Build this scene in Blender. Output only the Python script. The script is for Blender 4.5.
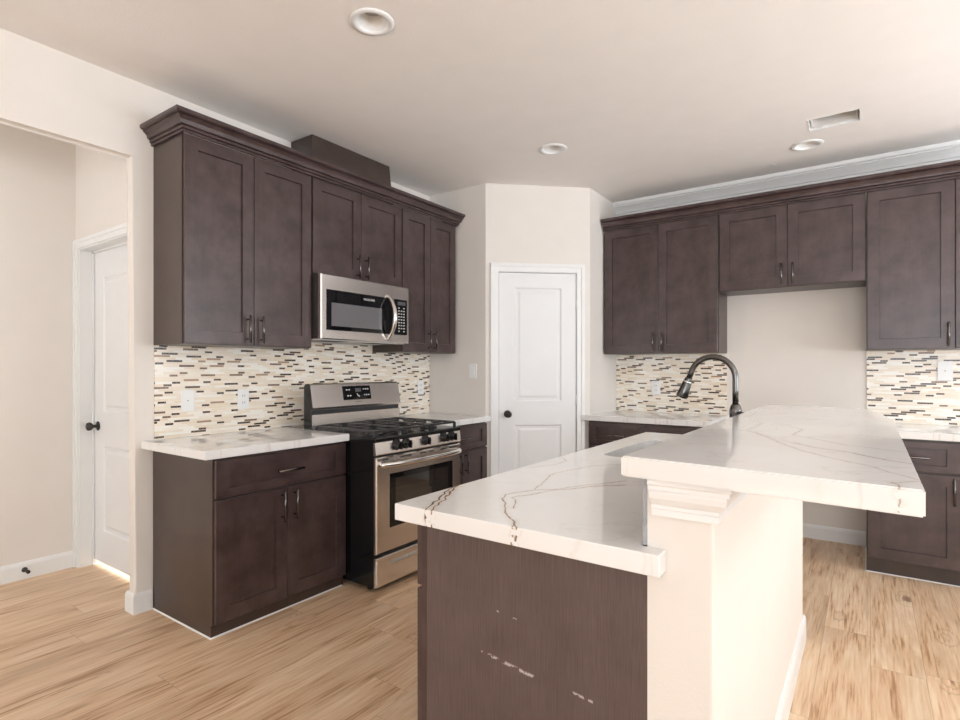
import bpy, bmesh, math, random
from mathutils import Vector, Matrix
random.seed(7)
S = bpy.context.scene
for o in list(bpy.data.objects):
    bpy.data.objects.remove(o)
COL = S.collection

# ------------------------------------------------------------------ camera
cam_d = bpy.data.cameras.new('camera')
cam_d.sensor_width = 36.0
cam_d.lens = 550.0 / 960.0 * 36.0
cam_d.shift_y = 9.0 / 960.0
cam_d.clip_start = 0.05
cam = bpy.data.objects.new('camera', cam_d)
cam.location = (0, 0, 1.30)
cam.rotation_euler = (math.radians(90), 0, math.atan(388 / 550))
COL.objects.link(cam)
S.camera = cam

# ------------------------------------------------------------------ exposure
S.view_settings.view_transform = 'Standard'
S.view_settings.look = 'None'
S.view_settings.gamma = 1.0
S.view_settings.use_curve_mapping = False
S.view_settings.exposure = 0.50

# ------------------------------------------------------------------ world
w = bpy.data.worlds.new('sky')
S.world = w
w.use_nodes = True
w.node_tree.nodes['Background'].inputs[0].default_value = (0.75, 0.86, 1.0, 1)
w.node_tree.nodes['Background'].inputs[1].default_value = 0.5

# ------------------------------------------------------------------ lights
def area(name, loc, rot, sx, sy, power, col):
    l = bpy.data.lights.new(name, 'AREA')
    l.shape = 'RECTANGLE'; l.size = sx; l.size_y = sy
    l.energy = power; l.color = col
    o = bpy.data.objects.new(name, l)
    o.location = loc; o.rotation_euler = rot
    COL.objects.link(o)
    return o
R90 = math.radians(90)
# daylight through the windows behind the camera and near right, plus added fill lamps
SKYC = (0.87, 0.935, 1.0)
TILT = math.radians(48)
area('fill_right', (3.42, 3.2, 1.5), (R90 + math.radians(58), 0, R90), 2.5, 1.8, 112, SKYC)  # added lamp on the kitchen side, evens out the room light
area('daylight_right_near', (3.42, -0.2, 1.5), (R90 + math.radians(70), 0, R90), 2.7, 1.8, 82, SKYC)
area('daylight_rear', (1.2, -4.35, 1.5), (R90 + TILT, 0, 0), 2.8, 1.8, 106, SKYC)
area('daylight_hall', (-3.75, -3.9, 1.5), (R90, 0, 0), 0.9, 1.9, 12, SKYC)
area('fill_hall_side', (-4.2, -2.1, 1.45), (R90 + TILT, 0, -R90), 1.3, 1.2, 60, SKYC)  # added lamp before the solid hall wall, lifts the kitchen ceiling
area('daylight_far_room', (-3.8, 2.6, 1.6), (math.radians(-60), 0, 0), 0.8, 1.2, 60, (0.8, 0.9, 1.0))
sun_d = bpy.data.lights.new('sun', 'SUN'); sun_d.energy = 10; sun_d.angle = math.radians(1); sun_d.color = (0.86, 0.93, 1.0)
sun = bpy.data.objects.new('sun', sun_d); COL.objects.link(sun)
sun.rotation_euler = Vector((-.10, .50, -.85)).to_track_quat('-Z', 'Y').to_euler()

# ------------------------------------------------------------------ materials
def nt(name):
    m = bpy.data.materials.new(name); m.use_nodes = True
    t = m.node_tree
    return m, t, t.nodes['Principled BSDF']
def N(t, typ, **k):
    n = t.nodes.new(typ)
    for a, b in k.items():
        if a.startswith('i_'):
            key = a[2:]
            key = int(key) if key.isdigit() else key.replace('_', ' ')
            n.inputs[key].default_value = b
        else:
            setattr(n, a, b)
    return n
def L(t, a, b): t.links.new(a, b)
def mth(t, op, a, b=None, c=None):
    n = t.nodes.new('ShaderNodeMath'); n.operation = op
    for i, x in enumerate((a, b, c)):
        if x is None: continue
        if isinstance(x, (int, float)): n.inputs[i].default_value = x
        else: t.links.new(x, n.inputs[i])
    return n.outputs[0]
def ramp(t, fac, stops):
    r = t.nodes.new('ShaderNodeValToRGB')
    e = r.color_ramp.elements
    while len(e) < len(stops): e.new(0.5)
    for x, (p, c) in zip(e, stops):
        x.position = p; x.color = (*c, 1)
    L(t, fac, r.inputs[0])
    return r.outputs[0]
def mixc(t, fac, a, b, blend='MIX'):
    n = t.nodes.new('ShaderNodeMix'); n.data_type = 'RGBA'; n.blend_type = blend
    for idx, x in ((0, fac), (6, a), (7, b)):
        if isinstance(x, (int, float)): n.inputs[idx].default_value = x
        elif isinstance(x, tuple): n.inputs[idx].default_value = (*x, 1)
        else: t.links.new(x, n.inputs[idx])
    return n.outputs[2]
def srgb(r, g, b):
    f = lambda c: (c / 255 / 12.92) if c / 255 <= .04045 else ((c / 255 + .055) / 1.055) ** 2.4
    return (f(r), f(g), f(b))
def plain(name, col, rough=.5, metal=0.0, spec=.5, bump=0.0, bscale=200, coat=0.0):
    m, t, p = nt(name)
    tc = N(t, 'ShaderNodeTexCoord')
    nz = N(t, 'ShaderNodeTexNoise', i_Scale=6.0, i_Detail=3.0); L(t, tc.outputs['Object'], nz.inputs['Vector'])
    c = mixc(t, nz.outputs[0], tuple(x * .97 for x in col), tuple(min(1, x * 1.03) for x in col))
    L(t, c, p.inputs['Base Color'])
    p.inputs['Roughness'].default_value = rough
    p.inputs['Metallic'].default_value = metal
    p.inputs['Specular IOR Level'].default_value = spec
    p.inputs['Coat Weight'].default_value = coat
    if bump:
        n2 = N(t, 'ShaderNodeTexNoise', i_Scale=bscale, i_Detail=3.0); L(t, tc.outputs['Object'], n2.inputs['Vector'])
        b = N(t, 'ShaderNodeBump', i_Strength=bump, i_Distance=.002)
        L(t, n2.outputs[0], b.inputs['Height']); L(t, b.outputs[0], p.inputs['Normal'])
    return m

WALL = plain('cream_wall_paint', (0.81, 0.76, 0.705), .75, bump=.25, bscale=180)
CEIL = plain('ceiling_paint', (0.91, 0.87, 0.835), .85, bump=.5, bscale=120)
TRIM = plain('white_trim_paint', (0.86, 0.86, 0.85), .35)
DOORW = plain('white_door_paint', (0.83, 0.83, 0.825), .4)
PLASTIC = plain('white_plastic', (0.88, 0.88, 0.87), .3)
SLOT = plain('dark_slot', (0.03, 0.03, 0.03), .6)
CAULK = plain('grey_caulk', (0.45, 0.47, 0.49), .6, bump=1.0, bscale=60)
BLACK = plain('black_enamel', (0.008, 0.008, 0.009), .18)
IRON = plain('cast_iron', (0.03, 0.03, 0.033), .25, spec=.9, bump=.15, bscale=300)
BLKGLASS = plain('black_glass', (0.006, 0.006, 0.007), .04)
OILBRONZE = plain('dark_bronze', (0.05, 0.047, 0.045), .28, metal=.7)
PULL = plain('brushed_dark_nickel', (0.16, 0.15, 0.145), .22, metal=1.0)
CHROME = plain('polished_steel', (0.78, 0.77, 0.75), .12, metal=1.0)
GUN = plain('gunmetal', (0.13, 0.125, 0.12), .22, metal=1.0)
GALV = plain('galvanised_duct', (0.75, 0.73, 0.70), .5)
LENS = plain('frosted_lens', (0.48, 0.47, 0.46), .4)
TEXTW = plain('white_print', (0.8, 0.8, 0.8), .5)
TEXTD = plain('grey_print', (0.12, 0.12, 0.12), .5)
MESHGL = plain('grey_window_screen', (0.16, 0.155, 0.16), .08)
LCD = plain('dim_display', (0.10, 0.10, 0.11), .2)

def steel(name, col, rough, axis):
    m, t, p = nt(name)
    tc = N(t, 'ShaderNodeTexCoord'); mp = N(t, 'ShaderNodeMapping')
    sc = [160, 160, 160]; sc[axis] = 3
    mp.inputs['Scale'].default_value = sc
    L(t, tc.outputs['Object'], mp.inputs[0])
    nz = N(t, 'ShaderNodeTexNoise', i_Scale=1.0, i_Detail=2.0); L(t, mp.outputs[0], nz.inputs['Vector'])
    L(t, mixc(t, nz.outputs[0], col, col), p.inputs['Base Color'])
    L(t, mth(t, 'MULTIPLY_ADD', nz.outputs[0], .0, rough), p.inputs['Roughness'])
    p.inputs['Metallic'].default_value = 1.0
    return m
STEEL = steel('brushed_stainless', (0.80, 0.755, 0.72), .26, 1)
SINKST = steel('sink_stainless', (0.07, 0.068, 0.065), .38, 1)

def wood(name, dark, light, rough, grain=(60, 60, 3), gstr=.14, scratches=False, rv=.03):
    m, t, p = nt(name)
    tc = N(t, 'ShaderNodeTexCoord')
    mp = N(t, 'ShaderNodeMapping'); mp.inputs['Scale'].default_value = grain
    L(t, tc.outputs['Object'], mp.inputs[0])
    g = N(t, 'ShaderNodeTexNoise', i_Scale=1.0, i_Detail=5.0, i_Roughness=.6); L(t, mp.outputs[0], g.inputs['Vector'])
    b = N(t, 'ShaderNodeTexNoise', i_Scale=7.0, i_Detail=6.0, i_Roughness=.6); L(t, tc.outputs['Object'], b.inputs['Vector'])
    f = mth(t, 'ADD', mth(t, 'MULTIPLY', g.outputs[0], gstr), mth(t, 'MULTIPLY', b.outputs[0], 1 - gstr))
    c = ramp(t, f, [(.35, dark), (.65, light)])
    if scratches:
        # pale scuffs rubbed into the panel face (x, z in the panel's own frame)
        sep = N(t, 'ShaderNodeSeparateXYZ'); L(t, tc.outputs['Object'], sep.inputs[0])
        nz = N(t, 'ShaderNodeTexNoise', i_Scale=70.0, i_Detail=3.0); L(t, tc.outputs['Object'], nz.inputs['Vector'])
        for (cx, cz, ln, sl, th) in scratches:
            dx = mth(t, 'SUBTRACT', sep.outputs[0], cx)
            dz = mth(t, 'SUBTRACT', mth(t, 'SUBTRACT', sep.outputs[2], cz), mth(t, 'MULTIPLY', dx, sl))
            a = mth(t, 'LESS_THAN', mth(t, 'ABSOLUTE', dx), ln)
            e = mth(t, 'SUBTRACT', 1.0, mth(t, 'DIVIDE', mth(t, 'ABSOLUTE', dz), th))
            k = mth(t, 'MULTIPLY', mth(t, 'MAXIMUM', e, 0.0), a)
            k = mth(t, 'MULTIPLY', k, mth(t, 'GREATER_THAN', nz.outputs[0], .47))
            c = mixc(t, mth(t, 'MULTIPLY', k, .85), c, (.66, .60, .62))
    L(t, c, p.inputs['Base Color'])
    L(t, mth(t, 'MULTIPLY_ADD', b.outputs[0], rv, rough - rv / 2), p.inputs['Roughness'])
    bp = N(t, 'ShaderNodeBump', i_Strength=.05, i_Distance=.001)
    L(t, g.outputs[0], bp.inputs['Height']); L(t, bp.outputs[0], p.inputs['Normal'])
    p.inputs['Specular IOR Level'].default_value = .6
    return m
WOOD = wood('espresso_wood', (0.037, 0.021, 0.020), (0.086, 0.056, 0.054), .315)
WOODS = wood('espresso_side_panel', (0.046, 0.030, 0.024), (0.066, 0.044, 0.036), .315)
PANEL = wood('espresso_end_panel', (0.070, 0.047, 0.043), (0.130, 0.094, 0.088), .42, grain=(420, 420, 9), gstr=.62,
             scratches=[(-.035, .543, .068, -.11, .0062), (-.048, .669, .03, -.1, .003), (.165, .530, .03, -.1, .0045), (-.115, .552, .012, -.1, .003)])

def floor_mat():
    m, t, p = nt('oak_plank_floor')
    tc = N(t, 'ShaderNodeTexCoord'); sep = N(t, 'ShaderNodeSeparateXYZ'); L(t, tc.outputs['Object'], sep.inputs[0])
    x, y = sep.outputs[0], sep.outputs[1]
    row = mth(t, 'FLOOR', mth(t, 'DIVIDE', x, .19))
    wn = N(t, 'ShaderNodeTexWhiteNoise', noise_dimensions='1D'); L(t, row, wn.inputs['W'])
    yy = mth(t, 'ADD', mth(t, 'DIVIDE', y, 1.35), mth(t, 'MULTIPLY', wn.outputs[0], 7.3))
    cell = mth(t, 'FLOOR', yy)
    cmb = N(t, 'ShaderNodeCombineXYZ'); L(t, row, cmb.inputs[0]); L(t, cell, cmb.inputs[1])
    w2 = N(t, 'ShaderNodeTexWhiteNoise', noise_dimensions='2D'); L(t, cmb.outputs[0], w2.inputs['Vector'])
    off = N(t, 'ShaderNodeVectorMath', operation='SCALE'); L(t, w2.outputs['Color'], off.inputs[0]); off.inputs['Scale'].default_value = 30
    add = N(t, 'ShaderNodeVectorMath', operation='ADD'); L(t, tc.outputs['Object'], add.inputs[0]); L(t, off.outputs[0], add.inputs[1])
    def stretch(sc, scale, det, dist=0.0):
        mp = N(t, 'ShaderNodeMapping'); mp.inputs['Scale'].default_value = sc; L(t, add.outputs[0], mp.inputs[0])
        n = N(t, 'ShaderNodeTexNoise', i_Scale=scale, i_Detail=det, i_Distortion=dist); L(t, mp.outputs[0], n.inputs['Vector'])
        return n.outputs[0]
    g1 = stretch((7, .8, 1), 1.6, 5, 1.2)
    g2 = stretch((70, 3.2, 1), 1.5, 5)
    g3 = stretch((6, .9, 1), 1.2, 4, .6)
    f = mth(t, 'ADD', mth(t, 'MULTIPLY', g1, .50), mth(t, 'MULTIPLY', g2, .50))
    c = ramp(t, f, [(.35, srgb(176, 134, 98)), (.46, srgb(224, 189, 153)), (.64, srgb(240, 216, 186))])
    kn = ramp(t, g3, [(.57, (0, 0, 0)), (.70, (1, 1, 1))])
    c = mixc(t, mth(t, 'MULTIPLY', kn, .30), c, srgb(140, 100, 68))
    mk = N(t, 'ShaderNodeMapping'); mk.inputs['Scale'].default_value = (3.6, 1.5, 1); L(t, add.outputs[0], mk.inputs[0])
    vo = N(t, 'ShaderNodeTexVoronoi', i_Scale=1.0, i_Randomness=1.0); L(t, mk.outputs[0], vo.inputs['Vector'])
    wob = mth(t, 'MULTIPLY_ADD', mth(t, 'SUBTRACT', g2, .5), .10, vo.outputs['Distance'])
    kk = ramp(t, wob, [(.04, (1, 1, 1)), (.10, (0, 0, 0))])
    c = mixc(t, mth(t, 'MULTIPLY', kk, .75), c, srgb(104, 70, 46))
    rg_ = mth(t, 'SINE', mth(t, 'MULTIPLY', wob, 110.0))
    rk = mth(t, 'MULTIPLY', mth(t, 'LESS_THAN', wob, .22), mth(t, 'MAXIMUM', rg_, 0.0))
    c = mixc(t, mth(t, 'MULTIPLY', rk, .22), c, srgb(120, 84, 56))
    c = mixc(t, mth(t, 'MULTIPLY', w2.outputs['Value'], .22), c, srgb(158, 120, 86))
    def edge(v, wdt):
        fr = mth(t, 'FRACT', v)
        d = mth(t, 'MINIMUM', fr, mth(t, 'SUBTRACT', 1.0, fr))
        return mth(t, 'LESS_THAN', d, wdt)
    e = mth(t, 'MAXIMUM', edge(mth(t, 'DIVIDE', x, .19), .007), edge(yy, .0011))
    c = mixc(t, mth(t, 'MULTIPLY', e, .30), c, srgb(105, 75, 50))
    L(t, c, p.inputs['Base Color'])
    L(t, mth(t, 'MULTIPLY_ADD', g2, .15, .33), p.inputs['Roughness'])
    b = N(t, 'ShaderNodeBump', i_Strength=.15, i_Distance=.001); L(t, mth(t, 'SUBTRACT', g2, mth(t, 'MULTIPLY', e, 1.5)), b.inputs['Height'])
    L(t, b.outputs[0], p.inputs['Normal'])
    return m
FLOOR = floor_mat()

def mosaic():
    m, t, p = nt('strip_mosaic_tile')
    uv = N(t, 'ShaderNodeUVMap'); sep = N(t, 'ShaderNodeSeparateXYZ'); L(t, uv.outputs[0], sep.inputs[0])
    u, v = sep.outputs[0], sep.outputs[1]
    H = .0135; ln = .088
    vr = mth(t, 'DIVIDE', v, H)
    row = mth(t, 'FLOOR', vr)
    wn = N(t, 'ShaderNodeTexWhiteNoise', noise_dimensions='1D'); L(t, row, wn.inputs['W'])
    # rows step sideways by a fixed amount so dark strips never stack up
    ur = mth(t, 'ADD', mth(t, 'DIVIDE', u, ln), mth(t, 'ADD', mth(t, 'MULTIPLY', row, .385), mth(t, 'MULTIPLY', wn.outputs[0], .18)))
    cell = mth(t, 'FLOOR', ur)
    cmb = N(t, 'ShaderNodeCombineXYZ'); L(t, row, cmb.inputs[0]); L(t, cell, cmb.inputs[1])
    w2 = N(t, 'ShaderNodeTexWhiteNoise', noise_dimensions='2D'); L(t, cmb.outputs[0], w2.inputs['Vector'])
    sc = N(t, 'ShaderNodeSeparateColor'); L(t, w2.outputs['Color'], sc.inputs[0])
    k = t.nodes.new('ShaderNodeValToRGB'); k.color_ramp.interpolation = 'CONSTANT'
    st = [(0, srgb(238, 222, 200)), (.25, srgb(246, 236, 222)), (.55, srgb(240, 228, 210)), (.80, srgb(250, 245, 236))]
    e = k.color_ramp.elements
    while len(e) < len(st): e.new(.5)
    for x, (q, c) in zip(e, st): x.position = q; x.color = (*c, 1)
    L(t, sc.outputs[0], k.inputs[0])
    kd = t.nodes.new('ShaderNodeValToRGB'); kd.color_ramp.interpolation = 'CONSTANT'
    sd = [(0, srgb(44, 28, 20)), (.45, srgb(74, 54, 40)), (.72, srgb(120, 94, 74)), (.88, srgb(168, 136, 104))]
    e = kd.color_ramp.elements
    while len(e) < len(sd): e.new(.5)
    for x, (q, c) in zip(e, sd): x.position = q; x.color = (*c, 1)
    L(t, sc.outputs[1], kd.inputs[0])
    par = mth(t, 'FLOORED_MODULO', mth(t, 'ADD', cell, row), 2.0)
    half = mth(t, 'MULTIPLY_ADD', mth(t, 'GREATER_THAN', sc.outputs[2], .5), .48, .52)
    dk = mth(t, 'MULTIPLY', mth(t, 'LESS_THAN', par, .5), mth(t, 'LESS_THAN', w2.outputs['Value'], .56))
    dk = mth(t, 'MULTIPLY', dk, mth(t, 'LESS_THAN', mth(t, 'FRACT', ur), half))
    nz = N(t, 'ShaderNodeTexNoise', i_Scale=160.0, i_Detail=3.0); L(t, uv.outputs[0], nz.inputs['Vector'])
    c = mixc(t, dk, k.outputs[0], kd.outputs[0])
    c = mixc(t, mth(t, 'MULTIPLY', mth(t, 'GREATER_THAN', nz.outputs[0], .56), mth(t, 'MULTIPLY', dk, .45)), c, (.45, .36, .28))
    fv = mth(t, 'FRACT', vr); fu = mth(t, 'FRACT', ur)
    gv = mth(t, 'LESS_THAN', fv, .17)
    gu = mth(t, 'LESS_THAN', mth(t, 'MULTIPLY', fu, ln), .002)
    g = mth(t, 'MAXIMUM', gv, gu)
    c = mixc(t, g, c, srgb(242, 232, 216))
    L(t, c, p.inputs['Base Color'])
    L(t, mth(t, 'MULTIPLY_ADD', g, .4, .22), p.inputs['Roughness'])
    b = N(t, 'ShaderNodeBump', i_Strength=.4, i_Distance=.001); L(t, mth(t, 'SUBTRACT', 1.0, g), b.inputs['Height'])
    L(t, b.outputs[0], p.inputs['Normal'])
    return m
TILE = mosaic()

# distance from the surface point (xy) to a segment, as a node group
def seg_group():
    g = bpy.data.node_groups.new('segment_distance', 'ShaderNodeTree')
    for nm in ('P', 'A', 'B'):
        g.interface.new_socket(nm, in_out='INPUT', socket_type='NodeSocketVector')
    g.interface.new_socket('D', in_out='OUTPUT', socket_type='NodeSocketFloat')
    gi = g.nodes.new('NodeGroupInput'); go = g.nodes.new('NodeGroupOutput')
    def vm(op, a, b=None):
        n = g.nodes.new('ShaderNodeVectorMath'); n.operation = op
        g.links.new(a, n.inputs[0])
        if b is not None: g.links.new(b, n.inputs[1])
        return n
    pa = vm('SUBTRACT', gi.outputs[0], gi.outputs[1]).outputs[0]
    ba = vm('SUBTRACT', gi.outputs[2], gi.outputs[1]).outputs[0]
    d1 = vm('DOT_PRODUCT', pa, ba).outputs['Value']; d2 = vm('DOT_PRODUCT', ba, ba).outputs['Value']
    dv = g.nodes.new('ShaderNodeMath'); dv.operation = 'DIVIDE'; dv.use_clamp = True
    g.links.new(d1, dv.inputs[0]); g.links.new(d2, dv.inputs[1])
    s = g.nodes.new('ShaderNodeVectorMath'); s.operation = 'SCALE'; g.links.new(ba, s.inputs[0]); g.links.new(dv.outputs[0], s.inputs['Scale'])
    q = vm('SUBTRACT', pa, s.outputs[0]).outputs[0]
    l = vm('LENGTH', q)
    g.links.new(l.outputs['Value'], go.inputs[0])
    return g
SEG = seg_group()
def quartz(name, origin, lines, rough=.07, faint=.25):
    """lines: (list of world xy points, width, colour, strength)"""
    m, t, p = nt(name)
    tc = N(t, 'ShaderNodeTexCoord')
    nz = N(t, 'ShaderNodeTexNoise', i_Scale=28.0, i_Detail=4.0); L(t, tc.outputs['Object'], nz.inputs['Vector'])
    sb = N(t, 'ShaderNodeVectorMath', operation='SUBTRACT'); L(t, nz.outputs['Color'], sb.inputs[0]); sb.inputs[1].default_value = (.5, .5, .5)
    sl = N(t, 'ShaderNodeVectorMath', operation='SCALE'); L(t, sb.outputs[0], sl.inputs[0]); sl.inputs['Scale'].default_value = .022
    ad = N(t, 'ShaderNodeVectorMath', operation='ADD'); L(t, tc.outputs['Object'], ad.inputs[0]); L(t, sl.outputs[0], ad.inputs[1])
    fl = N(t, 'ShaderNodeVectorMath', operation='MULTIPLY'); L(t, ad.outputs[0], fl.inputs[0]); fl.inputs[1].default_value = (1, 1, 0)
    P = fl.outputs[0]
    big = N(t, 'ShaderNodeTexNoise', i_Scale=2.2, i_Detail=4.0); L(t, tc.outputs['Object'], big.inputs['Vector'])
    c = ramp(t, big.outputs[0], [(.35, (0.83, 0.82, 0.80)), (.65, (0.88, 0.875, 0.865))])
    # faint random veining
    wv = N(t, 'ShaderNodeTexNoise', i_Scale=1.6, i_Detail=5.0, i_Distortion=1.5); L(t, P, wv.inputs['Vector'])
    vv = mth(t, 'ABSOLUTE', mth(t, 'SUBTRACT', wv.outputs[0], .5))
    k = ramp(t, vv, [(0, (1, 1, 1)), (.010, (0, 0, 0))])
    c = mixc(t, mth(t, 'MULTIPLY', k, faint), c, (.42, .33, .25))
    zs = N(t, 'ShaderNodeSeparateXYZ'); L(t, tc.outputs['Object'], zs.inputs[0])
    b3 = N(t, 'ShaderNodeTexNoise', i_Scale=75.0, i_Detail=1.0); L(t, tc.outputs['Object'], b3.inputs['Vector'])
    vis = mth(t, 'MAXIMUM', mth(t, 'GREATER_THAN', zs.outputs[2], .0405), mth(t, 'GREATER_THAN', b3.outputs[0], .56))
    brk = N(t, 'ShaderNodeTexNoise', i_Scale=18.0, i_Detail=2.0); L(t, tc.outputs['Object'], brk.inputs['Vector'])
    for pts, wd, colr, st in lines:
        cur = None
        for a, b in zip(pts[:-1], pts[1:]):
            n = t.nodes.new('ShaderNodeGroup'); n.node_tree = SEG
            L(t, P, n.inputs[0])
            n.inputs[1].default_value = (a[0] - origin[0], a[1] - origin[1], 0)
            n.inputs[2].default_value = (b[0] - origin[0], b[1] - origin[1], 0)
            cur = n.outputs[0] if cur is None else mth(t, 'MINIMUM', cur, n.outputs[0])
        wdv = mth(t, 'MULTIPLY', mth(t, 'MULTIPLY_ADD', brk.outputs[0], 1.6, .2), wd)
        halo = mth(t, 'MAXIMUM', mth(t, 'SUBTRACT', 1.0, mth(t, 'DIVIDE', cur, wd * 6)), 0.0)
        c = mixc(t, mth(t, 'MULTIPLY', mth(t, 'MULTIPLY', halo, vis), .35 * st), c, (.62, .50, .36))
        core = mth(t, 'MAXIMUM', mth(t, 'SUBTRACT', 1.0, mth(t, 'DIVIDE', cur, wdv)), 0.0)
        core = mth(t, 'MINIMUM', mth(t, 'MULTIPLY', core, 1.6), 1.0)
        c = mixc(t, mth(t, 'MULTIPLY', mth(t, 'MULTIPLY', core, st), vis), c, colr)
    L(t, c, p.inputs['Base Color'])
    p.inputs['Roughness'].default_value = rough
    p.inputs['Specular IOR Level'].default_value = .65
    return m

# ------------------------------------------------------------------ mesh helpers
def fw(u, v, z): return (u, v, z)
def f_stove(X0): return lambda u, v, z: (X0 + v, u, z)       # faces +X, u runs along +Y
def f_back(Y0): return lambda u, v, z: (u, Y0 - v, z)        # faces -Y, u runs along +X
PA = Vector((-2.575, 3.73)); PB = Vector((-1.92, 4.335))
PD = (PB - PA).normalized(); PN = Vector((PD.y, -PD.x))
def f_pantry(u, v, z):
    p = PA + PD * u + PN * v
    return (p.x, p.y, z)

class M:
    def __init__(s, f=fw): s.bm = bmesh.new(); s.f = f; s.uv = None
    def _merge(s, b, f):
        for v in b.verts: v.co = Vector(f(*v.co))
        bmesh.ops.recalc_face_normals(b, faces=b.faces)
        me = bpy.data.meshes.new('t'); b.to_mesh(me); b.free()
        s.bm.from_mesh(me); bpy.data.meshes.remove(me)
        return s
    def box(s, a, b, bev=0.0, seg=2):
        q = bmesh.new()
        r = bmesh.ops.create_cube(q, size=1)
        for v in q.verts:
            v.co = Vector(((a[i] + b[i]) / 2 + v.co[i] * (b[i] - a[i]) for i in range(3)))
        if bev: bmesh.ops.bevel(q, geom=q.edges[:], offset=bev, segments=seg, affect='EDGES', profile=.6)
        return s._merge(q, s.f)
    def loft(s, rings):
        """rings (x0,x1,z0,z1,v): nested rectangles in the face frame, both ends capped"""
        q = bmesh.new(); prev = None
        first = None
        for (x0, x1, z0, z1, v) in rings:
            vs = [q.verts.new((x0, v, z0)), q.verts.new((x1, v, z0)), q.verts.new((x1, v, z1)), q.verts.new((x0, v, z1))]
            if prev:
                for i in range(4): q.faces.new((prev[i], prev[(i + 1) % 4], vs[(i + 1) % 4], vs[i]))
            else: first = vs
            prev = vs
        q.faces.new(first[::-1]); q.faces.new(prev)
        return s._merge(q, s.f)
    def prism(s, pts, z0, z1, bev=0.0, axis=2, bevtop=False):
        """polygon extruded: axis 2 -> pts are (u,v) extruded in z; axis 0 -> pts are (v,z) extruded in u"""
        q = bmesh.new()
        def mk(p, h): return (p[0], p[1], h) if axis == 2 else (h, p[0], p[1])
        lo = [q.verts.new(mk(p, z0)) for p in pts]; hi = [q.verts.new(mk(p, z1)) for p in pts]
        n = len(pts)
        for i in range(n): q.faces.new((lo[i], lo[(i + 1) % n], hi[(i + 1) % n], hi[i]))
        q.faces.new(lo[::-1]); q.faces.new(hi)
        if bev:
            cap = [e for e in q.edges if (e.verts[0] in lo and e.verts[1] in lo) or (e.verts[0] in hi and e.verts[1] in hi)]
            bmesh.ops.bevel(q, geom=cap, offset=bev, segments=2, affect='EDGES')
        return s._merge(q, s.f)
    def tube(s, pts, r, n=12, caps=True, flat=1.0):
        pts = [Vector(p) for p in pts]; q = bmesh.new(); prev = None
        up = Vector((0, 0, 1))
        d0 = (pts[1] - pts[0]).normalized()
        if abs(d0.dot(up)) > .9: up = Vector((1, 0, 0))
        a = d0.cross(up).normalized()
        for i, p in enumerate(pts):
            d = (pts[min(i + 1, len(pts) - 1)] - pts[max(i - 1, 0)]).normalized()
            a = (a - d * a.dot(d)).normalized(); b = d.cross(a)
            rr = r[i] if isinstance(r, (list, tuple)) else r
            ring = [q.verts.new(p + a * math.cos(2 * math.pi * k / n) * rr + b * math.sin(2 * math.pi * k / n) * rr * flat) for k in range(n)]
            if prev:
                for k in range(n): q.faces.new((prev[k], prev[(k + 1) % n], ring[(k + 1) % n], ring[k]))
            elif caps: q.faces.new(ring[::-1])
            prev = ring
        if caps: q.faces.new(prev)
        for fc in q.faces: fc.smooth = len(fc.verts) == 4
        return s._merge(q, s.f)
    def lathe(s, prof, c, ax=(0, 0, 1), n=24, capped=True):
        """prof [(r, h)] about axis ax from c"""
        q = bmesh.new(); ax = Vector(ax).normalized()
        up = Vector((0, 0, 1)) if abs(ax.z) < .9 else Vector((1, 0, 0))
        a = ax.cross(up).normalized(); b = ax.cross(a); c = Vector(c); prev = None
        for (r, h) in prof:
            r = max(r, 1e-5)
            ring = [q.verts.new(c + ax * h + (a * math.cos(2 * math.pi * k / n) + b * math.sin(2 * math.pi * k / n)) * r) for k in range(n)]
            if prev:
                for k in range(n):
                    fc = q.faces.new((prev[k], prev[(k + 1) % n], ring[(k + 1) % n], ring[k])); fc.smooth = True
            elif capped: q.faces.new(ring[::-1])
            prev = ring
        if capped: q.faces.new(prev)
        return s._merge(q, s.f)
    def sweep(s, path, prof, side=1):
        """mitred moulding: path world xy, prof [(out, z)] closed polygon"""
        q = bmesh.new(); P = [Vector(p) for p in path]; rings = []
        for i, p in enumerate(P):
            ns = []
            if i > 0: d = (P[i] - P[i - 1]).normalized(); ns.append(Vector((d.y, -d.x)) * side)
            if i < len(P) - 1: d = (P[i + 1] - P[i]).normalized(); ns.append(Vector((d.y, -d.x)) * side)
            if len(ns) == 2:
                mm = (ns[0] + ns[1]).normalized(); mm = mm / max(.2, mm.dot(ns[0]))
            else: mm = ns[0]
            rings.append([q.verts.new((p.x + mm.x * o, p.y + mm.y * o, z)) for (o, z) in prof])
        n = len(prof)
        for a, b in zip(rings[:-1], rings[1:]):
            for k in range(n): q.faces.new((a[k], a[(k + 1) % n], b[(k + 1) % n], b[k]))
        q.faces.new(rings[0][::-1]); q.faces.new(rings[-1])
        return s._merge(q, fw)
WL = {}
def tag(o, label=None, cat=None, group=None, kind=None):
    if label: o['label'] = label
    if cat: o['category'] = cat
    if group: o['group'] = group
    if kind: o['kind'] = kind
    return o
def thing(name, loc, label, cat, group=None):
    o = bpy.data.objects.new(name, None); o.empty_display_size = .1
    o.location = loc; COL.objects.link(o); WL[o.name] = Vector(loc)
    return tag(o, label, cat, group)
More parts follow.
